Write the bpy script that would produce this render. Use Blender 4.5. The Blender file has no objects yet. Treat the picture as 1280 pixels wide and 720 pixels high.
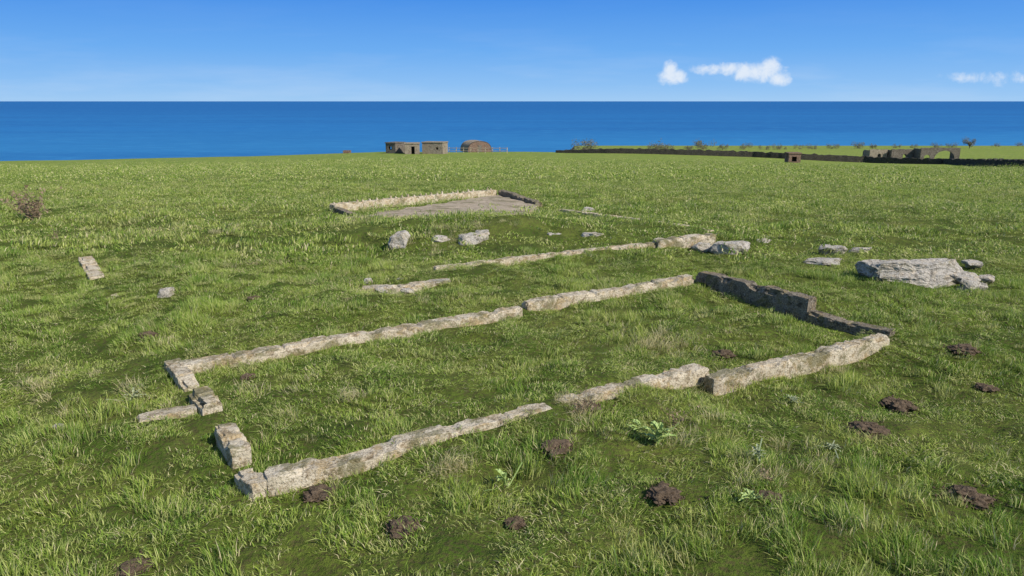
import bpy, bmesh, math, random
import numpy as np
from mathutils import Vector, Matrix, Euler, noise as mn
random.seed(7); rng=np.random.default_rng(7)
scene=bpy.context.scene
H=2.7; F=914.0; PITCH=math.atan(234/F)
scene.view_settings.view_transform='Standard'
scene.view_settings.look='None'
scene.view_settings.exposure=0

# ------------------------------------------------------------------ noise
def _h(ix,iy,s):
    n=(ix.astype(np.int64)*374761393+iy.astype(np.int64)*668265263+s*144665)&0x7fffffff
    n=((n^(n>>13))*1274126177)&0x7fffffff
    n=(n^(n>>16))&0x7fffffff
    return n/0x7fffffff
def vnoise(x,y,s=0):
    ix=np.floor(x);iy=np.floor(y);fx=x-ix;fy=y-iy
    fx=fx*fx*(3-2*fx);fy=fy*fy*(3-2*fy)
    a=_h(ix,iy,s);b=_h(ix+1,iy,s);c=_h(ix,iy+1,s);d=_h(ix+1,iy+1,s)
    return (a*(1-fx)+b*fx)*(1-fy)+(c*(1-fx)+d*fx)*fy-0.5
# ------------------------------------------------------------------ terrain
yy=np.arange(-60,900,1.0)
def prof(ys,ds):
    p=np.interp(yy,ys,ds); k=np.exp(-np.linspace(-2.2,2.2,11)**2); k/=k.sum()
    pp=np.pad(p,5,mode='edge'); return np.convolve(pp,k,'valid')
pL=prof([-60,15,60,100,150,168,190,250,900],[2.7,2.7,5.8,8.9,12.2,13.35,17,60,65])
pC=prof([-60,15,60,100,150,180,205,260,900],[2.7,2.7,5.4,8.0,10.6,12.0,16,60,65])
pB=prof([-60,15,60,100,150,180,350,375,440,900],[2.7,2.7,5.5,8.1,10.7,12.1,20.4,24,64,65])
pR=prof([-60,15,60,100,150,200,350,375,440,900],[2.7,2.7,5.9,9.0,12.6,14.9,20.4,24,64,65])
def sst(a,b,t):
    t=np.clip((t-a)/(b-a),0,1); return t*t*(3-2*t)
def terr(x,y,bump=True):
    x=np.asarray(x,float);y=np.asarray(y,float)
    u=x/np.maximum(y,12.0)
    l=np.interp(y,yy,pL);c=np.interp(y,yy,pC);b=np.interp(y,yy,pB);r=np.interp(y,yy,pR)
    wl=np.clip((-u-.17)/.53,0,1); wb=sst(.045,.085,u); wr=sst(.1,.62,u)
    d=c*(1-wl)+l*wl; d=d*(1-wb)+b*wb; d=d*(1-wr)+r*wr
    z=H-d
    near=np.clip(1-y/140,0.15,1)
    z=z+0.30*np.exp(-((x+.8)/3.2)**2-((y-15.6)/1.3)**2)
    if bump:
        # ground was levelled where the hut base stands
        flat=1-.93*(1-sst(3.8,6.0,np.hypot((x+.7),(y-22.5)*.8)))
        z=z+flat*near*(.0+0.18*vnoise(x/3.1,y/3.1,1)+0.13*vnoise(x/.95,y/.95,2)+0.10*vnoise(x/.42,y/.42,3)+.04*vnoise(x/.2,y/.2,5))
        z=z+np.clip(y/60-.3,0,1)*0.5*vnoise(x/14,y/14,4)*np.clip(2-y/120,0,1)
    return z
def T(x,y,b=True): return float(terr(x,y,b))
cp,sp=math.cos(PITCH),math.sin(PITCH)
TT=1.2*1.003**np.arange(2250)
def P(px,py):
    a=(px-640)/F;b=-(py-360)/F
    d=(a,cp+b*sp,-sp+b*cp)
    k=np.argmax(H+d[2]*TT<terr(d[0]*TT,d[1]*TT,False)); t=TT[k]
    return (float(d[0]*t),float(d[1]*t))

def link(o,parent=None):
    scene.collection.objects.link(o)
    if parent: o.parent=parent
    return o
def mesh_obj(name,verts,faces,mat=None,smooth=False,parent=None,linkit=True):
    me=bpy.data.meshes.new(name); me.from_pydata(verts,[],faces); me.update()
    if mat: me.materials.append(mat)
    if smooth: me.polygons.foreach_set('use_smooth',[True]*len(me.polygons))
    o=bpy.data.objects.new(name,me)
    if linkit: link(o,parent)
    return o
# ------------------------------------------------------------------ materials
def newmat(name):
    m=bpy.data.materials.new(name); m.use_nodes=True; nt=m.node_tree
    b=nt.nodes['Principled BSDF']; return m,nt,b
def N(nt,t,**k):
    n=nt.nodes.new(t)
    for a,v in k.items(): setattr(n,a,v)
    return n
def ramp(nt,fac,stops):
    r=nt.nodes.new('ShaderNodeValToRGB'); e=r.color_ramp.elements
    while len(e)<len(stops): e.new(0.5)
    for i,(p,c) in enumerate(stops):
        e[i].position=p; e[i].color=(c[0],c[1],c[2],1)
    nt.links.new(fac,r.inputs[0]); return r.outputs[0]
def noi(nt,vec,scale,detail=5,rough=.6,dist=0):
    n=N(nt,'ShaderNodeTexNoise'); n.inputs['Scale'].default_value=scale;n.inputs['Detail'].default_value=detail
    n.inputs['Roughness'].default_value=rough;n.inputs['Distortion'].default_value=dist
    if vec is not None: nt.links.new(vec,n.inputs['Vector'])
    return n.outputs['Fac']
def mix(nt,f,a,b,bt='MIX'):
    m=N(nt,'ShaderNodeMix',data_type='RGBA',blend_type=bt)
    for s,v in ((m.inputs[0],f),(m.inputs[6],a),(m.inputs[7],b)):
        if isinstance(v,(int,float)): s.default_value=v
        elif isinstance(v,tuple): s.default_value=(v[0],v[1],v[2],1)
        else: nt.links.new(v,s)
    return m.outputs[2]
def bumpn(nt,bsdf,h,strength,dist):
    b=N(nt,'ShaderNodeBump'); b.inputs['Strength'].default_value=strength;b.inputs['Distance'].default_value=dist
    nt.links.new(h,b.inputs['Height']); nt.links.new(b.outputs[0],bsdf.inputs['Normal'])
G0=(0,0,0);G1=(1,1,1)

def stone_mat(name,c1,c2,dark,moss=0.3,scale=1.0,lichen=0.0,dt=.51,bs=.8,mt=.53):
    m,nt,b=newmat(name)
    pos=N(nt,'ShaderNodeNewGeometry').outputs['Position']
    n1=noi(nt,pos,3*scale,6,.7); n2=noi(nt,pos,11*scale,7,.78); n3=noi(nt,pos,55*scale,5,.7); n4=noi(nt,pos,2.3*scale,7,.78,.6)
    n5=noi(nt,pos,6*scale,7,.8,.3)
    col=mix(nt,ramp(nt,n1,[(.38,G0),(.60,G1)]),c1,c2)
    if lichen: col=mix(nt,ramp(nt,n5,[(.51,G0),(.58,(lichen,)*3)]),col,(.40,.27,.10))
    col=mix(nt,ramp(nt,n2,[(dt,G0),(dt+.07,(.88,.88,.88))]),col,dark)
    col=mix(nt,ramp(nt,n3,[(.37,(.7,.7,.7)),(.48,G0)]),col,tuple(v*.4 for v in dark))
    col=mix(nt,ramp(nt,n3,[(.58,G0),(.66,(.5,.5,.5))]),col,(.70,.66,.56))
    mm=ramp(nt,n4,[(mt,G0),(mt+.06,(moss,moss,moss))])
    col=mix(nt,mm,col,(.12,.115,.035))
    nt.links.new(col,b.inputs['Base Color']); b.inputs['Roughness'].default_value=.95
    b.inputs['Specular IOR Level'].default_value=.15
    h=N(nt,'ShaderNodeMath',operation='ADD'); nt.links.new(n2,h.inputs[0]); nt.links.new(n3,h.inputs[1])
    bumpn(nt,b,h.outputs[0],bs,.02/scale)
    return m
M_conc=stone_mat('weathered_concrete',(.68,.59,.44),(.54,.45,.32),(.28,.215,.135),.65,1,.6,.52,.9,.515)
M_conc2=stone_mat('shaded_mossy_concrete',(.28,.235,.175),(.20,.165,.12),(.08,.066,.046),.6,1,.4)  # darker concrete for end walls, their shade painted into the colour; moss on top
M_rock=stone_mat('grey_rock',(.46,.42,.36),(.55,.50,.43),(.19,.165,.13),.4,1,.35,.52,.9)
M_slab=stone_mat('slab_concrete',(.50,.40,.285),(.40,.32,.225),(.28,.215,.14),.6,.5,0,.52,.4,.51)
M_far=stone_mat('block_masonry',(.15,.125,.10),(.21,.18,.145),(.08,.065,.05),0.1,.25)
M_farl=stone_mat('rendered_block',(.34,.285,.215),(.28,.23,.17),(.17,.135,.10),0.1,.25)
M_dry=stone_mat('drystone',(.040,.037,.030),(.06,.054,.043),(.02,.018,.016),.25,.6)
M_brick=stone_mat('old_brick',(.25,.155,.11),(.20,.13,.095),(.10,.07,.05),0.05,.3)

def soil_mat():
    m,nt,b=newmat('soil')
    pos=N(nt,'ShaderNodeNewGeometry').outputs['Position']
    n=noi(nt,pos,30,8,.7)
    nt.links.new(ramp(nt,n,[(.3,(.06,.042,.028)),(.6,(.18,.13,.086)),(.8,(.32,.24,.16))]),b.inputs['Base Color'])
    b.inputs['Roughness'].default_value=1; b.inputs['Specular IOR Level'].default_value=.05
    bumpn(nt,b,noi(nt,pos,70,6,.7),.9,.02); return m
M_soil=soil_mat()

def patchcol(nt,pos,det=2):
    """large-scale colour patches of the pasture"""
    big=noi(nt,pos,.17,det,.6); mid=noi(nt,pos,1.2,det,.65)
    c=mix(nt,ramp(nt,big,[(.38,G0),(.62,G1)]),(.33,.45,.066),(.43,.50,.105))
    c=mix(nt,ramp(nt,mid,[(.42,G0),(.60,(.9,.9,.9))]),c,(.185,.315,.042))
    return c
def ground_mat():
    m,nt,b=newmat('pasture_ground')
    pos=N(nt,'ShaderNodeNewGeometry').outputs['Position']
    sep=N(nt,'ShaderNodeSeparateXYZ'); nt.links.new(pos,sep.inputs[0])
    c=patchcol(nt,pos)
    fine=noi(nt,pos,7,6,.75); f2=noi(nt,pos,1.6,6,.7); f3=noi(nt,pos,26,5,.75)
    c=mix(nt,ramp(nt,fine,[(.36,(.8,.8,.8)),(.55,G0)]),c,(.13,.19,.038))
    c=mix(nt,ramp(nt,f2,[(.55,G0),(.72,(.45,.45,.45))]),c,(.42,.42,.13))
    c=mix(nt,ramp(nt,f3,[(.48,G0),(.58,(.8,.8,.8))]),c,(.25,.21,.09))
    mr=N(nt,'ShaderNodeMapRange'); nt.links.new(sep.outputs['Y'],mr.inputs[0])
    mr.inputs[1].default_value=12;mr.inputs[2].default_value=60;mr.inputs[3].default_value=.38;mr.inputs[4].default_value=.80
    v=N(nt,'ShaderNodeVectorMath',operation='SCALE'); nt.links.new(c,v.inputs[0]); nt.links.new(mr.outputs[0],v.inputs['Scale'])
    g=N(nt,'ShaderNodeNewGeometry'); s2=N(nt,'ShaderNodeSeparateXYZ'); nt.links.new(g.outputs['True Normal'],s2.inputs[0])
    steep=N(nt,'ShaderNodeMath',operation='GREATER_THAN'); nt.links.new(sep.outputs['Y'],steep.inputs[0]); steep.inputs[1].default_value=150
    st=ramp(nt,s2.outputs['Z'],[(.80,G1),(.90,G0)])
    mm=N(nt,'ShaderNodeMath',operation='MULTIPLY'); nt.links.new(steep.outputs[0],mm.inputs[0]); nt.links.new(st,mm.inputs[1])
    c2=mix(nt,mm.outputs[0],v.outputs[0],(.16,.12,.08))
    nt.links.new(c2,b.inputs['Base Color']); b.inputs['Roughness'].default_value=1;b.inputs['Specular IOR Level'].default_value=.05
    bumpn(nt,b,fine,.8,.10)
    return m
def blade_mat(name,dry=0.0):
    m=bpy.data.materials.new(name); m.use_nodes=True; nt=m.node_tree; nt.nodes.clear()
    out=N(nt,'ShaderNodeOutputMaterial')
    pos=N(nt,'ShaderNodeNewGeometry').outputs['Position']
    tip=N(nt,'ShaderNodeAttribute',attribute_name='tip').outputs['Fac']
    rnd=N(nt,'ShaderNodeAttribute',attribute_name='rnd').outputs['Fac']
    oi=N(nt,'ShaderNodeObjectInfo').outputs['Random']
    if dry<.5:
        c=patchcol(nt,pos)
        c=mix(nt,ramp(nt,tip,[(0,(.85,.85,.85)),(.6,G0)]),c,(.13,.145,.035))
        c=mix(nt,ramp(nt,rnd,[(.45,G0),(.90,(.9,.9,.9))]),c,(.60,.62,.23))
        c=mix(nt,ramp(nt,rnd,[(0.0,(.8,.8,.8)),(.3,G0)]),c,(.09,.20,.035))
        c=mix(nt,ramp(nt,rnd,[(.915,G0),(.925,(.9,.9,.9))]),c,(.72,.62,.37))
        c=mix(nt,ramp(nt,oi,[(.80,G0),(1,(.6,.6,.6))]),c,(.55,.50,.23))
    else:
        c=mix(nt,rnd,(.74,.64,.39),(.54,.48,.23))
        c=mix(nt,ramp(nt,tip,[(0,(.7,.7,.7)),(.5,G0)]),c,(.28,.29,.09))
    d=N(nt,'ShaderNodeBsdfDiffuse'); t=N(nt,'ShaderNodeBsdfTranslucent')
    nt.links.new(c,d.inputs[0]); nt.links.new(c,t.inputs[0])
    a=N(nt,'ShaderNodeMixShader'); a.inputs[0].default_value=.33
    nt.links.new(d.outputs[0],a.inputs[1]);nt.links.new(t.outputs[0],a.inputs[2])
    nt.links.new(a.outputs[0],out.inputs[0]); return m
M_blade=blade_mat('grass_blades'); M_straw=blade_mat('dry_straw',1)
def leaf_mat(name,c1,c2):
    m,nt,b=newmat(name)
    pos=N(nt,'ShaderNodeNewGeometry').outputs['Position']
    nt.links.new(ramp(nt,noi(nt,pos,6,4,.7),[(.3,c1),(.7,c2)]),b.inputs['Base Color']); b.inputs['Roughness'].default_value=.6
    return m
M_leaf=leaf_mat('broad_leaf',(.20,.31,.07),(.38,.46,.15))
M_thistle=leaf_mat('thistle_leaf',(.22,.27,.13),(.36,.38,.22))
M_bush=leaf_mat('bush_leaf',(.06,.062,.03),(.15,.135,.06))
M_deadstem=leaf_mat('dead_stem',(.16,.11,.06),(.32,.23,.14))

# ------------------------------------------------------------------ ground sheet
NX,NY=640,640
tx=np.linspace(-1,1,NX); X=620*np.sinh(6.2*tx)/math.sinh(6.2)
ty=np.linspace(0,1,NY)
Yc=6.0; ta=np.arcsinh(-46/ (560/math.sinh(6.2)))/6.2
Y=Yc+560*np.sinh(6.2*(ta+(1-ta)*ty))/math.sinh(6.2)
XX,YY=np.meshgrid(X,Y)
ZZ=terr(XX,YY)
v=np.stack([XX.ravel(),YY.ravel(),ZZ.ravel()],1)
i=np.arange(NY-1)[:,None]*NX+np.arange(NX-1)[None,:]
q=np.stack([i,i+1,i+NX+1,i+NX],-1).reshape(-1,4)
me=bpy.data.meshes.new('ground'); me.from_pydata(v.tolist(),[],q.tolist()); me.update()
me.polygons.foreach_set('use_smooth',[True]*len(me.polygons))
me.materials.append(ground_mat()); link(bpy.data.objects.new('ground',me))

# ------------------------------------------------------------------ sea
m,nt,b=newmat('sea_water')
pos=N(nt,'ShaderNodeNewGeometry').outputs['Position']
sep=N(nt,'ShaderNodeSeparateXYZ'); nt.links.new(pos,sep.inputs[0])
mp=N(nt,'ShaderNodeMapping'); nt.links.new(pos,mp.inputs[0]); mp.inputs['Scale'].default_value=(.0006,.003,1)
mr=N(nt,'ShaderNodeMapRange'); nt.links.new(sep.outputs['Y'],mr.inputs[0]); mr.inputs[1].default_value=600;mr.inputs[2].default_value=6000
c=ramp(nt,mr.outputs[0],[(0,(.034,.215,.44)),(.2,(.018,.155,.39)),(1,(.012,.118,.335))])
c=mix(nt,ramp(nt,noi(nt,mp.outputs[0],1,6,.6,.4),[(.40,G0),(.64,(.5,.5,.5))]),c,(.010,.095,.29))
mp2=N(nt,'ShaderNodeMapping'); nt.links.new(pos,mp2.inputs[0]); mp2.inputs['Scale'].default_value=(.02,.06,1)
n2=noi(nt,mp2.outputs[0],1,6,.7)
c=mix(nt,ramp(nt,n2,[(.5,G0),(.68,(.6,.6,.6))]),c,(.05,.26,.50))
nt.links.new(c,b.inputs['Base Color']); b.inputs['Roughness'].default_value=.55; b.inputs['Specular IOR Level'].default_value=.08
bumpn(nt,b,n2,.5,2)
S=90000; SL=-58
mesh_obj('sea',[(-S,-3000,SL),(S,-3000,SL),(S,S,SL),(-S,S,SL)],[(0,1,2,3)],m)

# ------------------------------------------------------------------ walls
foot=[]
def wall(name,pts,w,hs,mat,off=0.0,seed=0,parent=None,rough=.65,step=.022):
    P2=[Vector((p[0],p[1])) for p in pts]
    cum=[0]
    for a,b2 in zip(P2,P2[1:]): cum.append(cum[-1]+(b2-a).length)
    L=cum[-1]; n=max(6,int(L/step)); V=[];Fc=[]
    xs=[p.x for p in P2]; ys=[p.y for p in P2]
    hw=w/2
    prof=[(-1,-.25),(-1,.0),(-1,.35),(-1,.7),(-.995,.94),(-.95,1),(-.75,1),(-.5,1),(-.25,1),(0,1),(.25,1),(.5,1),(.75,1),(.95,1),(.995,.94),(1,.7),(1,.35),(1,0),(1,-.25)]
    K=len(prof)
    for k in range(n+1):
        s=L*k/n
        x=np.interp(s,cum,xs);y=np.interp(s,cum,ys);h=np.interp(s,cum,hs)
        j=min(max(np.searchsorted(cum,s)-1,0),len(P2)-2); d=(P2[j+1]-P2[j]).normalized()
        nx,ny=-d.y,d.x
        x+=nx*off;y+=ny*off
        wob=mn.noise(Vector((s*.7,seed,3)))*.04*rough
        x+=nx*wob;y+=ny*wob
        g=T(x,y,False)
        h=h*(1+.14*rough*mn.noise(Vector((s*1.0,seed+5,1))))
        chip=max(0,mn.noise(Vector((s*2.3,seed+31,1)))-.30)*.32*rough
        ck=abs(mn.noise(Vector((s*1.9,seed+77,5)))); crack=.03*max(0,1-ck/.02)
        endf=min(1,min(s,L-s)/(.05*rough+.001)); endf=.86+.14*endf
        for (a,bz) in prof:
            px=a*hw*endf; pz=bz*h if bz>0 else bz*.8
            if bz>.85: pz-=chip*(1 if a<0 else .4)+crack
            q=Vector((x+nx*px,y+ny*px,g+pz))
            dn=mn.noise_vector(q*5+Vector((seed,0,0)))*.006*rough+mn.noise_vector(q*17)*.006*rough+mn.noise_vector(q*43)*.006*rough
            if abs(a)>.7 and bz>.8:
                e_=max(0,mn.noise(q*4+Vector((9,seed,0)))-.12)*.14+max(0,mn.noise(q*12+Vector((9,seed,0)))-.2)*.07
                dn-=Vector((nx*a,ny*a,1))*e_*rough
            q+=dn; V.append(q[:])
        if k:
            for t in range(K-1):
                a0=(k-1)*K+t; Fc.append((a0,a0+1,a0+1+K,a0+K))
    Fc.append(tuple(range(0,K))); Fc.append(tuple(range(n*K+K-1,n*K-1,-1)))
    for a,b2 in zip(P2,P2[1:]):
        d=(b2-a).normalized(); nn=Vector((-d.y,d.x))*off
        foot.append((a.x+nn.x,a.y+nn.y,b2.x+nn.x,b2.y+nn.y,hw))
    o=mesh_obj(name,V,Fc,mat,False,parent)
    bm=bmesh.new(); bm.from_mesh(o.data); bmesh.ops.recalc_face_normals(bm,faces=bm.faces); bm.to_mesh(o.data); bm.free()
    return o
def empty(name,loc=(0,0,0),rz=0):
    e=bpy.data.objects.new(name,None); e.location=loc; e.rotation_euler=(0,0,rz); return link(e)

fnd=empty('concrete_foundation')
W=.19
wall('back_wall_west',[P(226,474),P(420,437),P(560,414),P(654,398)],W,[.13,.12,.12,.135],M_conc,W/2,1,fnd)
wall('back_wall_east',[P(660,393),P(760,378),P(868,361)],W,[.14,.16,.19],M_conc,W/2,2,fnd)
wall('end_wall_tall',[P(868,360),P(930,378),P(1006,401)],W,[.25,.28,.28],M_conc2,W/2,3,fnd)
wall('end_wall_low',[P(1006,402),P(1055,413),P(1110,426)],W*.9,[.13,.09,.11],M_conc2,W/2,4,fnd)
wall('front_wall_east',[P(1113,436),P(1050,451),P(930,477),P(894,484)],W*.9,[.145,.125,.10,.06],M_conc,-W/2,5,fnd)
wall('front_wall_mid',[P(888,471),P(845,484),P(780,502),P(706,522)],W*.9,[.10,.13,.125,.125],M_conc,-W/2,6,fnd)
wall('front_wall_west',[P(704,524),P(575,555),P(450,593),P(336,620)],W*.95,[.125,.13,.125,.13],M_conc,-W/2,7,fnd)
wall('west_return',[P(216,464),P(232,486),P(238,492)],W*.85,[.13,.12,.08],M_conc,0,8,fnd)
wall('west_sill',[P(172,532),P(210,525),P(247,518)],W*.9,[.06,.08,.085],M_conc,0,9,fnd)
wall('west_block_leaning',[P(249,505),P(266,524)],W*.98,[.16,.145],M_conc,0,10,fnd,1.2)
wall('west_block_upper',[P(282,552),P(301,584)],W*.9,[.16,.15],M_conc,0,11,fnd,1.0)
wall('west_block_lower',[P(305,602),P(326,622)],W*.75,[.10,.11],M_conc,0,12,fnd,1.2)
mw=empty('concrete_kerb_wall')
wall('kerb_run',[P(546,339),P(640,329),P(760,317),P(822,311)],.17,[.05,.08,.09,.10],M_conc,.1,13,mw)
wall('kerb_end',[P(824,312),P(896,307)],.26,[.16,.21],M_conc,.15,14,mw)
wall('kerb_back',[P(888,293),P(800,278),P(700,264)],.2,[.08,.08,.07],M_conc,0,15,mw)
wall('concrete_stub_wall',[P(108,330),P(122,352)],.22,[.13,.08],M_conc,0,16)
wall('sunken_footing',[P(452,362),P(500,362),P(560,353)],.22,[.04,.06,.05],M_conc,0,17,None,1)
wall('sunken_footing',[P(133,366),P(141,378)],.18,[.05,.06],M_conc,0,18)
NFW=len(foot)
pf=empty('hut_base_platform')
A,B,C=P(420,266),P(622,246),P(668,259)
wall('back_wall',[A,B],.24,[.24,.26],M_conc,.14,20,pf,.7,.05)
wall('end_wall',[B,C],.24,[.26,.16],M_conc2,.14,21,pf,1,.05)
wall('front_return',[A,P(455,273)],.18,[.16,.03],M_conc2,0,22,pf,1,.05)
V=[];Fc=[]
dAB=Vector((B[0]-A[0],B[1]-A[1])); Lab=dAB.length; dn=dAB.normalized()
for k in range(int(Lab/.28)):
    s=.1+k*.28+random.uniform(-.04,.04)
    x=A[0]+dn.x*s-dn.y*.14;y=A[1]+dn.y*s+dn.x*.14
    g=T(x,y,False)+.21; hh=random.uniform(.06,.15);r=.035
    n0=len(V)
    for (zz,rr) in ((0,r*1.4),(hh*.6,r),(hh,r*.6)):
        for a in range(6):
            V.append((x+rr*math.cos(a*math.pi/3),y+rr*math.sin(a*math.pi/3),g+zz+random.uniform(-.008,.008)))
    for l in range(2):
        for a in range(6):
            b0=n0+l*6;Fc.append((b0+a,b0+(a+1)%6,b0+6+(a+1)%6,b0+6+a))
    Fc.append(tuple(n0+12+a for a in range(6)))
mesh_obj('wall_top_stubs',V,Fc,M_conc,False,pf)
polys=[]
def slab(name,c,mat,parent=None,lift=.05,n=60,poly=True,rag=.25):
    c=[Vector(p) for p in c]; V=[];Fc=[]
    for j in range(n+1):
        for i in range(n+1):
            s=i/n;t=j/n
            p=(c[0]*(1-s)+c[1]*s)*(1-t)+(c[3]*(1-s)+c[2]*s)*t
            p=p+Vector((mn.noise(Vector((p.x*1.2,p.y*1.2,0))),mn.noise(Vector((p.x*1.2,p.y*1.2,7)))))*rag
            e=min(s,1-s,t,1-t)*n
            V.append((p.x,p.y,T(p.x,p.y,False)+(lift if e>0.5 else -.15)+.02*mn.noise(Vector((p.x,p.y,2))*1.5)))
    for j in range(n):
        for i in range(n):
            a=j*(n+1)+i;Fc.append((a,a+1,a+n+2,a+n+1))
    o=mesh_obj(name,V,Fc,mat,False,parent)
    if poly: polys.append([tuple(p) for p in c])
    return o
slab('floor_slab',[P(424,277),P(660,272),C,B],M_slab,pf,.09)
# ------------------------------------------------------------------ rocks
circ=[]
def rock(name,px,py,w,hgt,dp=None,mat=M_rock,seed=0,rz=None,up=.30,parent=None):
    x,y=P(px,py); zc=y*cp+H*sp; sc=zc/F
    w=w*sc; hgt=hgt*sc; dp=dp*sc if dp else w*.7
    big=w>1
    bm=bmesh.new(); bmesh.ops.create_icosphere(bm,subdivisions=6 if big else 4,radius=1)
    rr=random.Random(seed*13+5)
    planes=[(Vector((rr.gauss(0,1),rr.gauss(0,1),rr.gauss(0,.8))).normalized(),rr.uniform(.5,.85)) for _ in range(14)]
    planes.append((Vector((rr.gauss(0,.15),rr.gauss(0,.15),1)).normalized(),.5 if not big else .8))
    for vv in bm.verts:
        p=vv.co.copy()
        for nn,dd in planes:
            t=p.dot(nn)
            if t>dd: p-=nn*(t-dd)*.95
        p+=mn.noise_vector(p*1.6+Vector((seed,0,0)))*.13+mn.noise_vector(p*5+Vector((0,seed,0)))*.06+mn.noise_vector(p*14)*.03
        if big:
            p+=mn.noise_vector(p*30)*.015
            p.z+=.12*math.floor(3*mn.noise(Vector((p.x*2.2,p.y*1.3,seed))))/3+p.y*.25
        vv.co=Vector((p.x*w/2*1.25,p.y*dp/2*1.25,p.z*hgt*(.95 if not big else .8)))
    me=bpy.data.meshes.new(name); bm.to_mesh(me); bm.free(); me.materials.append(mat)
    o=bpy.data.objects.new(name,me); link(o,parent)
    yb=y+dp*.3
    o.location=(x,yb,T(x,yb,False)+hgt*up); o.rotation_euler=(0,rr.uniform(-.1,.1),rz if rz is not None else rr.uniform(-.4,.4))
    circ.append((x,yb,max(w,dp)*.40))
    return o
R=[(1143,356,118,32,62,.05),(1188,354,60,18,40),(1216,362,34,12,24),(1236,352,22,8,16),(1040,316,34,10,20),(1076,316,26,7,16),(1035,331,44,8,24),
(918,317,44,15,30),(905,312,20,9,14),(954,303,18,5,12),(497,309,27,19,18),(590,306,36,14,24),(552,304,26,9,16),(605,296,20,7,14),(692,299,20,7,14),(744,300,26,9,18),
(735,264,18,5,12),(208,372,22,13,16),(460,354,14,7,10),(210,321,26,5,16),(1218,333,24,7,16),(500,352,9,5,8),(480,364,26,7,14),(545,356,28,6,14),(510,366,18,5,12),(72,538,14,8,10),(250,538,26,7,14),(855,289,18,5,12),(880,312,26,9,16)]
for k,r_ in enumerate(R): rock('rock',*r_[:5],seed=k+1,rz=(r_[5] if len(r_)>5 else None))

# ------------------------------------------------------------------ molehills
def heap(px,py,w,seed,flat=.18):
    x,y=P(px,py); sc=(y*cp+H*sp)/F; r=w*sc/2*.82; rr=random.Random(seed)
    bm=bmesh.new()
    bmesh.ops.create_icosphere(bm,subdivisions=4,radius=1)
    for vv in bm.verts:
        p=vv.co.copy(); k=1+.6*mn.noise(p*1.7+Vector((seed,0,0)))+.3*mn.noise(p*5)+.16*mn.noise(p*12)
        vv.co=Vector((p.x*r*k,p.y*r*k,max(-.1,p.z)*r*flat*2.0*k))
    for _ in range(200):
        a=rr.uniform(0,6.28);d=abs(rr.gauss(0,.85))*r*1.1; s=rr.uniform(.025,.10)*r
        zz=max(0.0,(1-(d/r)**2))*r*flat*1.5
        mt=Matrix.Translation((math.cos(a)*d,math.sin(a)*d,zz+s*.3))@Euler((rr.random()*6,rr.random()*6,0)).to_matrix().to_4x4()@Matrix.Diagonal((s,s*rr.uniform(.6,1),s*rr.uniform(.5,.9),1))
        ret=bmesh.ops.create_icosphere(bm,subdivisions=1,radius=1,matrix=mt)
        for vv in ret['verts']: vv.co+=mn.noise_vector(vv.co*60)*s*.4
    me=bpy.data.meshes.new('molehill'); bm.to_mesh(me); bm.free(); me.materials.append(M_soil)
    o=link(bpy.data.objects.new('molehill',me)); o.location=(x,y,T(x,y)+.02); o.rotation_euler=(0,0,rr.random()*6)
    circ.append((x,y,r*.62))
MH=[(695,572,46),(400,622,40),(505,664,46),(830,632,48),(960,636,34),(1210,624,52),(1085,531,50),(1125,496,42),(905,440,28),(185,426,26),(310,474,18),(168,702,44),(645,656,28),(730,520,38),(1232,482,24),(1205,446,36),(318,378,16)]
for k,(a,b2,w2) in enumerate(MH): heap(a,b2,w2,k+3)
footA=np.array(foot); circA=np.array(circ)

# ------------------------------------------------------------------ grass
def tuft(name,n,rad,lmin,lmax,wd,mat,lean=.5,seed=0):
    r=random.Random(seed); V=[];Fc=[];tip=[];rn=[]
    bias=Vector((r.gauss(0,.3),r.gauss(0,.3),0))
    for k in range(n):
        a=r.uniform(0,6.283);d=rad*math.sqrt(r.random())
        bx,by=d*math.cos(a),d*math.sin(a)
        L=r.uniform(lmin,lmax)*(1.1-.35*d/rad)
        ld=Vector((math.cos(a),math.sin(a),0))*.35*(d/rad)+Vector((r.gauss(0,.45),r.gauss(0,.45),0))*lean+bias
        side=Vector((r.gauss(0,1),r.gauss(0,1),0)).normalized(); w=wd*r.uniform(.6,1.3)
        rv=r.random(); n0=len(V)
        for l,(t,wf) in enumerate(((0,.8),(.5,1))):
            c=Vector((bx,by,-.02))+ld*L*(t**1.8)+Vector((0,0,1))*L*(t-.22*t*t*min(1.6,ld.length))
            V.append((c-side*w*wf*.5)[:]);V.append((c+side*w*wf*.5)[:]); tip+= [t,t]
        c=Vector((bx,by,-.02))+ld*L*1.0+Vector((0,0,1))*L*(1-.36*min(1.8,ld.length))
        V.append(c[:]); tip.append(1)
        rn+=[rv]*5
        Fc+=[(n0,n0+1,n0+3,n0+2),(n0+2,n0+3,n0+4)]
    o=mesh_obj(name,V,Fc,mat,False,None,False)
    for nm,dat in (('tip',tip),('rnd',rn)):
        at=o.data.attributes.new(nm,'FLOAT','POINT'); at.data.foreach_set('value',dat)
    return o
def coll(name,objs):
    c=bpy.data.collections.new(name)
    for o in objs: c.objects.link(o)
    return c
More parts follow.
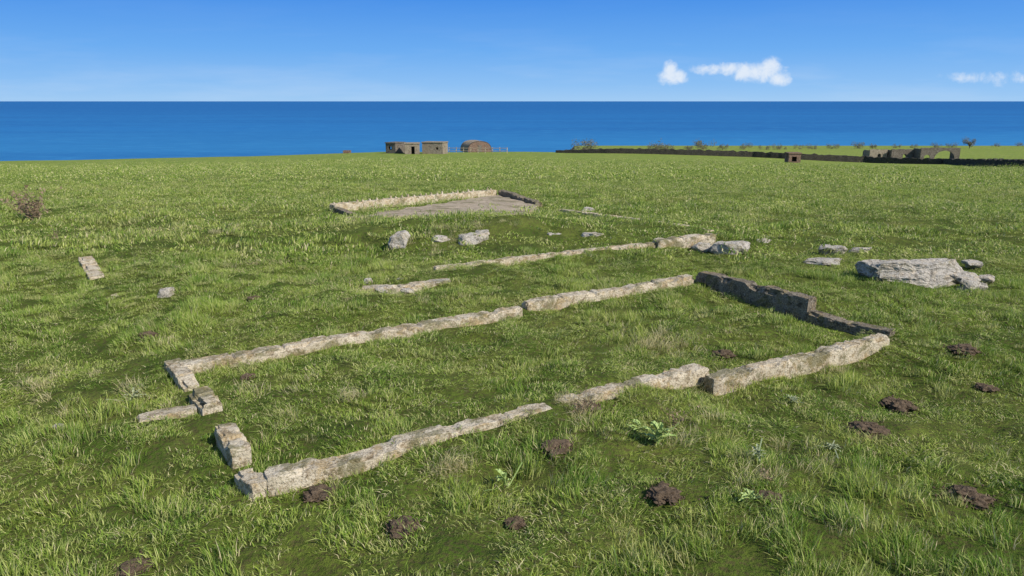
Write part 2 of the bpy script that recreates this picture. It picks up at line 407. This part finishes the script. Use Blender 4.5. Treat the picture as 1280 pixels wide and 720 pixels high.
# first six: matted short turf; last five: longer tufts
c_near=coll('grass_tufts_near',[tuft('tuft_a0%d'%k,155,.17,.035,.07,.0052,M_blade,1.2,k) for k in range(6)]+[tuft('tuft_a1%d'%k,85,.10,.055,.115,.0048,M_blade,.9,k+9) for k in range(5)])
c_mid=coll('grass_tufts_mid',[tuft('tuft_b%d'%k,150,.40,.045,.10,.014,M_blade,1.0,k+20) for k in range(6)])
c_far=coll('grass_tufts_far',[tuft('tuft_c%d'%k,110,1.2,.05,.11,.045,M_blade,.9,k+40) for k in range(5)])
c_dry=coll('dry_tufts',[tuft('tuft_d%d'%k,45,.12,.08,.22,.004,M_straw,.6,k+60) for k in range(5)])

def instancer(name,xyz,rot,scl,idx,col):
    me=bpy.data.meshes.new(name); me.from_pydata(xyz.tolist(),[],[])
    a=me.attributes.new('rot','FLOAT_VECTOR','POINT'); a.data.foreach_set('vector',rot.astype(np.float32).ravel())
    a=me.attributes.new('scl','FLOAT_VECTOR','POINT'); a.data.foreach_set('vector',scl.astype(np.float32).ravel())
    a=me.attributes.new('idx','INT','POINT'); a.data.foreach_set('value',idx.astype(np.int32))
    o=link(bpy.data.objects.new(name,me))
    g=bpy.data.node_groups.new(name+'_gn','GeometryNodeTree')
    g.interface.new_socket('Geometry',in_out='INPUT',socket_type='NodeSocketGeometry')
    g.interface.new_socket('Geometry',in_out='OUTPUT',socket_type='NodeSocketGeometry')
    gi=g.nodes.new('NodeGroupInput');go=g.nodes.new('NodeGroupOutput')
    ci=g.nodes.new('GeometryNodeCollectionInfo'); ci.inputs['Collection'].default_value=col
    ci.inputs['Separate Children'].default_value=True; ci.inputs['Reset Children'].default_value=True
    ip=g.nodes.new('GeometryNodeInstanceOnPoints'); ip.inputs['Pick Instance'].default_value=True
    def na(nm,dt):
        n=g.nodes.new('GeometryNodeInputNamedAttribute'); n.data_type=dt; n.inputs['Name'].default_value=nm
        return next(s for s in n.outputs if s.enabled and s.name=='Attribute')
    L=g.links
    L.new(gi.outputs[0],ip.inputs['Points']); L.new(ci.outputs[0],ip.inputs['Instance'])
    L.new(na('idx','INT'),ip.inputs['Instance Index']); L.new(na('rot','FLOAT_VECTOR'),ip.inputs['Rotation']); L.new(na('scl','FLOAT_VECTOR'),ip.inputs['Scale'])
    L.new(ip.outputs[0],go.inputs[0])
    md=o.modifiers.new('scatter','NODES'); md.node_group=g
    return o
def inpoly(x,y,poly):
    c=np.zeros(x.shape,bool); j=len(poly)-1
    for i in range(len(poly)):
        xi,yi=poly[i];xj,yj=poly[j]
        c^=((yi>y)!=(yj>y))&(x<(xj-xi)*(y-yi)/(yj-yi+1e-12)+xi); j=i
    return c
def scatter(name,y0,y1,dens,col,kinds,smin,smax,margin,edge=False):
    wmax=.86*y1+2; area=(y1-y0)*2*wmax; n=int(area*dens)
    x=rng.uniform(-wmax,wmax,n);y=rng.uniform(y0,y1,n)
    k=np.abs(x)<.77*y+1.3
    x=x[k];y=y[k]
    if edge: # turf creeping up against the concrete on both sides
        ex=[];ey=[]
        for (ax,ay,bx,by,hw) in foot[:NFW]:
            L_=math.hypot(bx-ax,by-ay); m_=int(L_*26); t=rng.random(m_)
            sd_=np.where(rng.random(m_)<.5,1,-1)*(hw+rng.uniform(.0,.06,m_))
            nx,ny=-(by-ay)/L_,(bx-ax)/L_
            px_=ax+(bx-ax)*t+nx*sd_;py_=ay+(by-ay)*t+ny*sd_
            kk=vnoise(px_/.5,py_/.5,33)>-.12
            ex.append(px_[kk]);ey.append(py_[kk])
        ex=np.concatenate(ex);ey=np.concatenate(ey); ne=len(ex)
        x=np.concatenate([x,ex]);y=np.concatenate([y,ey])
    isedge=np.zeros(x.shape,bool)
    if edge: isedge[-ne:]=True
    d=np.full(x.shape,9.0)
    for (ax,ay,bx,by,hw) in footA:
        vx,vy=bx-ax,by-ay; t=np.clip(((x-ax)*vx+(y-ay)*vy)/(vx*vx+vy*vy),0,1)
        d=np.minimum(d,np.hypot(x-ax-t*vx,y-ay-t*vy)-hw)
    for (cx,cy,r) in circA: d=np.minimum(d,np.hypot(x-cx,y-cy)-r)
    for p in polys: d[inpoly(x,y,p)&(rng.random(x.shape)>.06)]=-1
    k=(d>margin)|(isedge&(d>-.005)); x=x[k];y=y[k];d=d[k];isedge=isedge[k]
    z=terr(x,y)
    hn=1+1.4*vnoise(x/1.4,y/1.4,11)+2.1*vnoise(x/.42,y/.42,12)
    # distinct tussocks
    hn=hn+2.2*np.clip(vnoise(x/.33,y/.33,44)+vnoise(x/2.3,y/2.3,45)-.38,0,1)
    s=rng.uniform(smin,smax,x.shape)
    longp=np.clip((hn-.8)*.8,.05,.92)
    isl=(rng.random(x.shape)<longp)|isedge
    if kinds[1]:
        idx=np.where(isl,kinds[0]+rng.integers(0,kinds[1],x.shape),rng.integers(0,kinds[0],x.shape))
    else: idx=rng.integers(0,kinds[0],x.shape)
    s=np.where(isedge,s*.6,s)
    hs=s*np.clip(hn,.5,2.1)*np.where((d<margin+.05)&~isedge,.85,1.0)
    hs=np.where(isedge,s*rng.uniform(1.0,1.5,x.shape),hs)
    scl=np.stack([s,s,hs],1)
    la=vnoise(x/.9,y/.9,21)*.85; lb=vnoise(x/.9,y/.9,22)*.85
    spin=rng.uniform(0,6.283,x.shape)
    rot=np.stack([rng.normal(0,.12,x.shape)+la,rng.normal(0,.12,x.shape)+lb,np.where(rng.random(x.shape)<.5,rng.normal(0,.5,x.shape),spin)],1)
    instancer(name,np.stack([x,y,z],1),rot,scl,idx,col)
    return len(x)
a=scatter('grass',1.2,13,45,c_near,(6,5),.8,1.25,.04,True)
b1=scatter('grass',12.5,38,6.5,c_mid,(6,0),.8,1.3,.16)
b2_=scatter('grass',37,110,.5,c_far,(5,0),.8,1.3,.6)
print('tufts',a,b1,b2_)
pts=[]
for (px,py,sx,sy,n) in [(830,430,60,14,34),(560,592,24,14,11),(720,520,22,8,12),(190,290,40,8,22),(40,478,40,14,14),(290,290,30,5,12),(300,330,60,10,14),(545,305,90,16,40),(165,500,26,22,9),(760,520,120,40,8),(950,600,30,30,6),(1040,455,30,8,8),(430,510,30,8,4),(590,285,60,6,18),(900,560,300,90,16),(300,520,200,90,14),(500,375,120,15,18)]:
    for _ in range(n): 
        a2,b3=px+random.gauss(0,sx/2),py+random.gauss(0,sy/2); pts.append(P(a2,min(b3,718)))
pts=np.array(pts); n=len(pts)
s=rng.uniform(.5,1.0,n)
instancer('dry_grass',np.stack([pts[:,0],pts[:,1],terr(pts[:,0],pts[:,1])],1),np.stack([rng.normal(0,.3,n),rng.normal(0,.3,n),rng.uniform(0,6.28,n)],1),np.stack([s,s,s],1),rng.integers(0,5,n),c_dry)

# ------------------------------------------------------------------ broadleaf plants
def plant(name,px,py,n,L,wd,mat,seed,spiky=False,stem=0,up=.5):
    x,y=P(px,py); r=random.Random(seed); V=[];Fc=[]
    for k in range(n):
        a=r.uniform(0,6.28); l=L*r.uniform(.6,1.15); el=r.uniform(up-.35,up+.45); base=r.uniform(0,stem)
        d=Vector((math.cos(a),math.sin(a),0)); sd=Vector((-d.y,d.x,0)); n0=len(V); S=9
        for i in range(S+1):
            t=i/S; w=wd*math.sin(math.pi*min(1,t*.93+.05))**.8*(1 if not spiky else (.35+ (i%2)*.9))
            c=d*l*t*math.cos(el)+Vector((0,0,1))*(l*t*math.sin(el)-l*.45*t*t+base)
            c+=Vector((0,0,1))*.004*math.sin(i*2.1+k)
            V.append((c-sd*w+Vector((0,0,w*.35)))[:]);V.append((c-Vector((0,0,.003)))[:]);V.append((c+sd*w+Vector((0,0,w*.35)))[:])
        for i in range(S):
            b0=n0+i*3;Fc+=[(b0,b0+1,b0+4,b0+3),(b0+1,b0+2,b0+5,b0+4)]
    if stem>0:
        for s_ in range(3):
            ox,oy=r.gauss(0,.02),r.gauss(0,.02);lx,ly=r.gauss(0,.1),r.gauss(0,.1);n0=len(V);h=stem*r.uniform(.8,1.4)
            for i in range(5):
                t=i/4
                for a in range(4): V.append((ox+lx*t+.005*math.cos(a*1.57),oy+ly*t+.005*math.sin(a*1.57),h*t))
            for i in range(4):
                for a in range(4): b0=n0+i*4;Fc.append((b0+a,b0+(a+1)%4,b0+4+(a+1)%4,b0+4+a))
    o=mesh_obj(name,V,Fc,mat); o.location=(x,y,T(x,y)+.02); return o
plant('dock_plant',822,566,22,.17,.021,M_leaf,1,False,.14,.9)
plant('dock_plant',800,552,9,.12,.015,M_leaf,2,False,.06,.6)
plant('dock_plant',630,608,12,.12,.017,M_leaf,3,False,.08,.9)
plant('thistle_plant',168,504,14,.15,.011,M_thistle,4,True,.06,.6)
plant('thistle_plant',945,582,14,.10,.010,M_thistle,5,True,.05,.6)
plant('thistle_plant',990,499,12,.10,.010,M_thistle,6,True,.03,.5)
plant('thistle_plant',1040,562,12,.09,.010,M_thistle,8,True,.02,.5)
plant('dock_plant',935,642,10,.10,.012,M_leaf,9,False,.04,.7)

def twig_shrub(name,px,py,h,mat,seed,n=26,leaf=None):
    x,y=P(px,py); r=random.Random(seed); V=[];Fc=[];V2=[];F2=[]
    def branch(p,d,l,rad,dep):
        n0=len(V);S=4;pp=p.copy();dd=d.copy();pts=[]
        for i in range(S+1):
            rr=rad*(1-.6*i/S); pts.append(pp.copy())
            u=dd.orthogonal().normalized();w=dd.cross(u)
            for a in range(4): V.append((pp+u*rr*math.cos(a*1.57)+w*rr*math.sin(a*1.57))[:])
            dd=(dd+Vector((r.gauss(0,.16),r.gauss(0,.16),r.gauss(0,.1)))).normalized(); pp=pp+dd*l/S
        for i in range(S):
            for a in range(4): b0=n0+i*4;Fc.append((b0+a,b0+(a+1)%4,b0+4+(a+1)%4,b0+4+a))
        if dep>0:
            for _ in range(4):
                q=pts[r.randint(1,S)]; branch(q,(dd+Vector((r.gauss(0,.7),r.gauss(0,.7),r.gauss(0.1,.4)))).normalized(),l*.55,rad*.5,dep-1)
        else:
            for _ in range(5):
                q=pts[r.randint(0,S)]+Vector((r.gauss(0,.03),r.gauss(0,.03),r.gauss(0,.03)))*h; s=h*.035
                n1=len(V2)
                for _k in range(3): V2.append((q+Vector((r.gauss(0,s),r.gauss(0,s),r.gauss(0,s))))[:])
                F2.append((n1,n1+1,n1+2))
    for k in range(n):
        d=Vector((r.gauss(0,.45),r.gauss(0,.45),1)).normalized()
        branch(Vector((r.gauss(0,.08),r.gauss(0,.08),0))*h,d,h*r.uniform(.5,.9),h*.012,1)
    e=empty(name,(x,y,T(x,y)))
    mesh_obj('stems',V,Fc,mat,False,e); mesh_obj('leaves',V2,F2,leaf or mat,False,e)
twig_shrub('thorn_bush',46,276,.85,M_deadstem,5,20,M_deadstem)
twig_shrub('dead_thistle',72,302,.25,M_deadstem,6,5)
twig_shrub('dead_thistle',840,535,.26,M_deadstem,7,5)
twig_shrub('dead_thistle',728,530,.24,M_deadstem,8,6)
twig_shrub('dead_thistle',958,612,.2,M_deadstem,9,5)

# ------------------------------------------------------------------ far structures
def boxes(name,lst,mat,parent):
    V=[];Fc=[]
    for (x0,x1,y0,y1,z0,z1) in lst:
        n=len(V)
        V+=[(x0,y0,z0),(x1,y0,z0),(x1,y1,z0),(x0,y1,z0),(x0,y0,z1),(x1,y0,z1),(x1,y1,z1),(x0,y1,z1)]
        Fc+=[tuple(n+i for i in f) for f in ((0,3,2,1),(4,5,6,7),(0,1,5,4),(1,2,6,5),(2,3,7,6),(3,0,4,7))]
    return mesh_obj(name,V,Fc,mat,False,parent)
def blockhouse(name,px,py,w,d,h,rz,ops,mat=M_far,roof=M_farl,roofed=True):
    x,y=P(px,py); e=empty(name,(x,y+d/2,min(T(x-w/2,y,False),T(x+w/2,y,False))-.1),rz)
    t=.3; L=[]
    cur=-w/2
    for (a,b_,z0,z1) in sorted(ops):
        L.append((cur,a,-d/2,-d/2+t,0,h)); L.append((a,b_,-d/2,-d/2+t,z1,h))
        if z0>0: L.append((a,b_,-d/2,-d/2+t,0,z0))
        cur=b_
    L.append((cur,w/2,-d/2,-d/2+t,0,h))
    L.append((-w/2,w/2,d/2-t,d/2,0,h))
    L.append((-w/2,-w/2+t,-d/2+t,-d/2+t+(d-2*t)*.35,0,h));L.append((-w/2,-w/2+t,-d/2+t+(d-2*t)*.6,d/2-t,0,h));L.append((-w/2,-w/2+t,-d/2+t+(d-2*t)*.35,-d/2+t+(d-2*t)*.6,0,h*.4))
    L.append((w/2-t,w/2,-d/2+t,d/2-t,0,h))
    boxes('walls',L,mat,e)
    if roofed: boxes('roof_slab',[(-w/2-.12,w/2+.12,-d/2-.12,d/2+.12,h+.003,h+.2)],roof,e)
    return e
blockhouse('concrete_blockhouse',493,192.3,2.6,3.4,2.3,-.5,[(-.5,.4,.9,1.6)],M_far,M_far)
blockhouse('concrete_blockhouse',514,192.8,3.1,3.4,2.2,.15,[(-.2,.5,0,1.7)],M_farl,M_farl)
blockhouse('concrete_blockhouse',543,192.5,4.6,3.4,2.4,-.25,[(.8,1.3,1.0,1.5)],M_farl,M_farl)
x,y=P(594,190.5); e=empty('nissen_hut',(x,y+4,T(x,y,False)-.1),.35)
S=24
def archp(rw,rh,k):
    a=math.pi*k/S; c_,s_=math.cos(a),math.sin(a)
    return -rw*math.copysign(abs(c_)**.75,c_), rh*abs(s_)**.75
V=[];Fc=[]
for i,yv in enumerate(np.linspace(-3.0,3.2,29)):
    f=1+.012*(i%2)
    for k in range(S+1):
        a,b_=archp(3.0*f,2.6*f,k); V.append((a,yv,b_))
for i in range(28):
    for k in range(S): b0=i*(S+1)+k; Fc.append((b0,b0+1,b0+S+2,b0+S+1))
mesh_obj('arched_roof',V,Fc,M_farl,False,e)
for yv,nm in ((-3.1,'front_end_wall'),(2.9,'rear_end_wall')):
    V=[];V2=[]
    for k in range(S+1):
        a,b_=archp(2.93,2.5,k); V.append((a,yv,b_));V2.append((a,yv+.15,b_))
    n=S+1;Fc=[tuple(range(n)),tuple(range(2*n-1,n-1,-1))]+[(k,k+1,n+k+1,n+k) for k in range(S)]
    mesh_obj(nm,V+V2,Fc,M_brick,False,e)
boxes('door',[(-.45,.45,-3.14,-3.103,0,1.7)],M_far,e)
e=empty('rail_fence'); L=[]
xa,ya=P(562,191.2);xb,yb=P(634,191.4)
for k in range(9):
    t=k/8;x=xa+(xb-xa)*t;y=ya+(yb-ya)*t-1;z=T(x,y,False); L.append((x-.08,x+.08,y-.08,y+.08,z-.2,z+1.3))
boxes('posts',L,M_conc,e)
L=[]
for k in range(8):
    t=k/8;t2=(k+1)/8;x=xa+(xb-xa)*t;x2=xa+(xb-xa)*t2;y=ya+(yb-ya)*(t+t2)/2-1.12;z=T((x+x2)/2,y,False)
    for hz in (.45,1.05): L.append((x+.002,x2-.002,y-.03,y+.03,z+hz,z+hz+.11))
boxes('rails',L,M_farl,e)
blockhouse('brick_hut_ruin',433,192,1.6,1.6,.8,0,[(-.4,.3,0,.5)],M_brick,M_farl,False)
wp=[P(a,b_) for a,b_ in [(695,190.9),(765,192.0),(850,194),(940,197),(1000,200),(1080,203),(1180,206.5),(1290,210.5),(1400,215)]]
wall('dry_stone_wall',wp,.7,[.6,1.15,1.25,1.3,1.3,1.25,1.25,1.2,1.2],M_dry,0,50,None,2.0,.4)
blockhouse('brick_pillbox_ruin',993,202.5,2.2,2,1.6,0,[(-.5,.4,.2,1.1)],M_brick,M_brick)
def arch_wall(name,L,h,t,arches,mat,parent,y0):
    xs=sorted(set([round(float(v_),3) for v_ in np.linspace(-L/2,L/2,61)]+[a for ar in arches for a in (ar[0],ar[1])]))
    V=[];Fc=[]
    def low(x):
        for (a,b_,z0,zs) in arches:
            if a<x<b_:
                c=(a+b_)/2;r=(b_-a)/2; return zs+math.sqrt(max(0,r*r-(x-c)**2))*.8
        return 0
    for a,b_ in zip(xs,xs[1:]):
        m_=(a+b_)/2;zl=low(m_);top=h+.18*mn.noise(Vector((m_*1.1,3,h*7)))
        n=len(V)
        V+=[(a,y0,zl),(b_,y0,zl),(b_,y0+t,zl),(a,y0+t,zl),(a,y0,top),(b_,y0,top),(b_,y0+t,top),(a,y0+t,top)]
        Fc+=[tuple(n+i for i in f) for f in ((0,3,2,1),(4,5,6,7),(0,1,5,4),(2,3,7,6),(1,2,6,5),(3,0,4,7))]
    return mesh_obj(name,V,Fc,mat,False,parent)
def ruin(name,px,py,L,h,d,arches,rz,mats=(M_far,M_dry),rear=True):
    x,y=P(px,py);e=empty(name,(x,y+d/2,T(x,y,False)-.15),rz)
    arch_wall('front_wall',L,h,.35,arches,mats[0],e,-d/2)
    if rear: arch_wall('rear_wall',L,h*.75,.35,[(-L*.3,-L*.1,0,.5),(L*.05,L*.35,0,.4)],mats[1],e,d/2)
    boxes('side_walls',[(-L/2,-L/2+.35,-d/2+.352,d/2-.002,0,h*.9),(L/2-.35,L/2,-d/2+.352,d/2-.002,0,h*.85)],mats[0],e)
ruin('stone_barn_ruin',1175,200.5,9.0,3.1,4,[(-3.6,-2.2,0,.9),(-1.2,3.4,0,.6)],-.08,(M_far,M_far),False)
ruin('roofless_hut_ruin',1131,199.3,6.8,2.6,4,[(-.6,.3,0,1.1)],0,(M_far,M_far))
ruin('roofless_hut_ruin',1097,198.5,4.4,2.4,3,[(-.2,.7,0,1.0)],0.05,(M_farl,M_far))

def bush(name,px,py,w,h,seed,trunk=0,n=700):
    x,y=P(px,py); r=random.Random(seed);V=[];Fc=[]
    cl=[(Vector((r.uniform(-.42,.42)*w,r.uniform(-.4,.4)*w*.6,trunk+r.uniform(.15,.72)*h)),r.uniform(.14,.3)*min(w,h*1.6)) for _ in range(11)]
    for _ in range(n):
        c,rad=r.choice(cl); d=Vector((r.gauss(0,1),r.gauss(0,1),r.gauss(0,1))).normalized()*rad*r.uniform(.4,1.08)
        p=c+d; p.z=max(p.z,.02); s=h*.05
        n0=len(V); u=Vector((r.gauss(0,1),r.gauss(0,1),r.gauss(0,1))).normalized();w_=u.orthogonal().normalized()
        V+=[(p-u*s)[:],(p+w_*s*.7)[:],(p+u*s)[:],(p-w_*s*.7)[:]]; Fc.append((n0,n0+1,n0+2,n0+3))
    e=empty(name,(x,y,T(x,y,False)-.05)); mesh_obj('leaves',V,Fc,M_bush,False,e)
    V=[];Fc=[]
    for (c,rad) in cl:
        n0=len(V); r0=.03*h
        for i in range(4):
            t=i/3;q=Vector((0,0,0)).lerp(c,t); q.x*=t; q.y*=t
            for a in range(5): V.append((q.x+r0*(1-.7*t)*math.cos(a*1.257),q.y+r0*(1-.7*t)*math.sin(a*1.257),q.z))
        for i in range(3):
            for a in range(5): b0=n0+i*5;Fc.append((b0+a,b0+(a+1)%5,b0+5+(a+1)%5,b0+5+a))
    mesh_obj('branches',V,Fc,M_deadstem,False,e)
for k,(a,b_,w_,h_) in enumerate([(729,188,7,3.6),(822,188,6,3.0),(833,188,5,2.4),(879,187.5,7,3.4),(903,187.5,4,2.0),(930,187,6,2.2),(958,187,7,1.9),(1000,186.5,8,1.9),(1040,186,5,2.3),(1072,185.8,5,3.0),(1090,185.8,3,2.0),(1140,185,5,1.7),(1168,184.6,6,2.2),(1190,184.4,5,2.2),(1245,183.5,5,1.7),(1272,183,5,1.9),(860,188,4,1.8),(975,187,6,2.2),(1015,186.5,5,2.0),(1120,185,4,1.8)]):
    bush('coastal_bush',a,b_,w_,h_,k+100,0,650)
bush('hawthorn_tree',1212,185.5,4.6,3.4,300,1.0,900)

# ------------------------------------------------------------------ light, sky
az=Vector((.80,-.60)).normalized(); EL=math.radians(38)
sd=Vector((az.x*math.cos(EL),az.y*math.cos(EL),math.sin(EL)))
sl=bpy.data.lights.new('sun','SUN'); sl.energy=5.0; sl.angle=math.radians(.5); sl.color=(1,.94,.84)
so=link(bpy.data.objects.new('sun',sl)); so.rotation_euler=sd.to_track_quat('Z','Y').to_euler(); so.location=(30,-20,40)
w=bpy.data.worlds.new('World'); scene.world=w; w.use_nodes=True; nt=w.node_tree
SK=.15
bg=nt.nodes['Background']; bg.inputs['Strength'].default_value=SK
sky=N(nt,'ShaderNodeTexSky',sky_type='NISHITA'); sky.sun_disc=False; sky.sun_elevation=EL; sky.sun_rotation=math.atan2(az.x,az.y)
sky.air_density=1.0; sky.dust_density=.3; sky.ozone_density=2.5
tc=N(nt,'ShaderNodeTexCoord').outputs['Generated']
s3=N(nt,'ShaderNodeSeparateXYZ'); nt.links.new(tc,s3.inputs[0])
def M(op,a,b_=None):
    n=N(nt,'ShaderNodeMath',operation=op)
    for i,v_ in enumerate((a,b_)):
        if v_ is None: continue
        if isinstance(v_,(int,float)): n.inputs[i].default_value=v_
        else: nt.links.new(v_,n.inputs[i])
    return n.outputs[0]
zr=M('MULTIPLY',s3.outputs[2],4.0)
low=ramp(nt,zr,[(0,(.36,.60,.90)),(.08,(.27,.53,.90)),(.25,(.155,.42,.88)),(.5,(.072,.29,.81)),(1,(.035,.17,.62))])
lv=N(nt,'ShaderNodeVectorMath',operation='SCALE'); nt.links.new(low,lv.inputs[0]); lv.inputs['Scale'].default_value=1/SK
up=N(nt,'ShaderNodeMapRange',interpolation_type='SMOOTHSTEP'); nt.links.new(s3.outputs[2],up.inputs[0]); up.inputs[1].default_value=.15;up.inputs[2].default_value=.45
col=mix(nt,up.outputs[0],lv.outputs[0],sky.outputs[0])
uu=M('DIVIDE',s3.outputs[0],M('MAXIMUM',s3.outputs[1],.05)); vv_=M('DIVIDE',s3.outputs[2],M('MAXIMUM',s3.outputs[1],.05))
cuv=N(nt,'ShaderNodeCombineXYZ'); nt.links.new(uu,cuv.inputs[0]); nt.links.new(vv_,cuv.inputs[1])
nz=noi(nt,cuv.outputs[0],42,6,.62,.3)
wsp=N(nt,'ShaderNodeMapping'); nt.links.new(cuv.outputs[0],wsp.inputs[0]); wsp.inputs['Scale'].default_value=(3,22,1)
nw=noi(nt,wsp.outputs[0],1,4,.6)
def blob(u0,v0,ru,rv,amp=1.0):
    a=M('DIVIDE',M('SUBTRACT',uu,u0),ru); b_=M('DIVIDE',M('SUBTRACT',vv_,v0),rv)
    return M('MULTIPLY',M('SUBTRACT',1.0,M('ADD',M('MULTIPLY',a,a),M('MULTIPLY',b_,b_))),amp)
def uv(px,py):
    a=(px-640)/F;b_=-(py-360)/F; yv=cp+b_*sp; return a/yv,(-sp+b_*cp)/yv
bl=None
for (px,py,rx,ry,am) in [(841,97,18,9,1),(838,86,9,10,1),(950,90,34,12,1),(975,98,17,9,1),(962,82,14,9,1),(912,86,45,7,.75),(1225,97,40,6,.5),(1262,98,22,8,.75)]:
    u0,v0=uv(px,py); t=blob(u0,v0,rx/F*1.15,ry/F*1.25,am); bl=t if bl is None else M('MAXIMUM',bl,t)
den=M('ADD',bl,M('MULTIPLY',M('SUBTRACT',nz,.5),3.0))
gate=N(nt,'ShaderNodeMapRange'); nt.links.new(bl,gate.inputs[0]); gate.inputs[1].default_value=-.8;gate.inputs[2].default_value=.1
msk=N(nt,'ShaderNodeMapRange',interpolation_type='SMOOTHSTEP'); nt.links.new(den,msk.inputs[0]); msk.inputs[1].default_value=.0;msk.inputs[2].default_value=1.3;msk.inputs[4].default_value=.85
front=M('GREATER_THAN',s3.outputs[1],.1)
fac=M('MULTIPLY',M('MULTIPLY',msk.outputs[0],gate.outputs[0]),front)
hz=N(nt,'ShaderNodeMapRange'); nt.links.new(nw,hz.inputs[0]); hz.inputs[1].default_value=.48;hz.inputs[2].default_value=.75;hz.inputs[4].default_value=.16
lowm=N(nt,'ShaderNodeMapRange'); nt.links.new(vv_,lowm.inputs[0]); lowm.inputs[1].default_value=.03;lowm.inputs[2].default_value=.10;lowm.inputs[3].default_value=1;lowm.inputs[4].default_value=.15
fac=M('MAXIMUM',fac,M('MULTIPLY',M('MULTIPLY',hz.outputs[0],lowm.outputs[0]),front))
col=mix(nt,fac,col,(5.5,5.9,6.4))
nt.links.new(col,bg.inputs['Color'])

# ------------------------------------------------------------------ camera
cam=bpy.data.cameras.new('camera'); co=link(bpy.data.objects.new('camera',cam)); cam.sensor_width=36; cam.lens=36*F/1280
cam.clip_start=.05; cam.clip_end=300000
co.location=(0,0,H); co.rotation_euler=(math.pi/2-PITCH,0,0); scene.camera=co
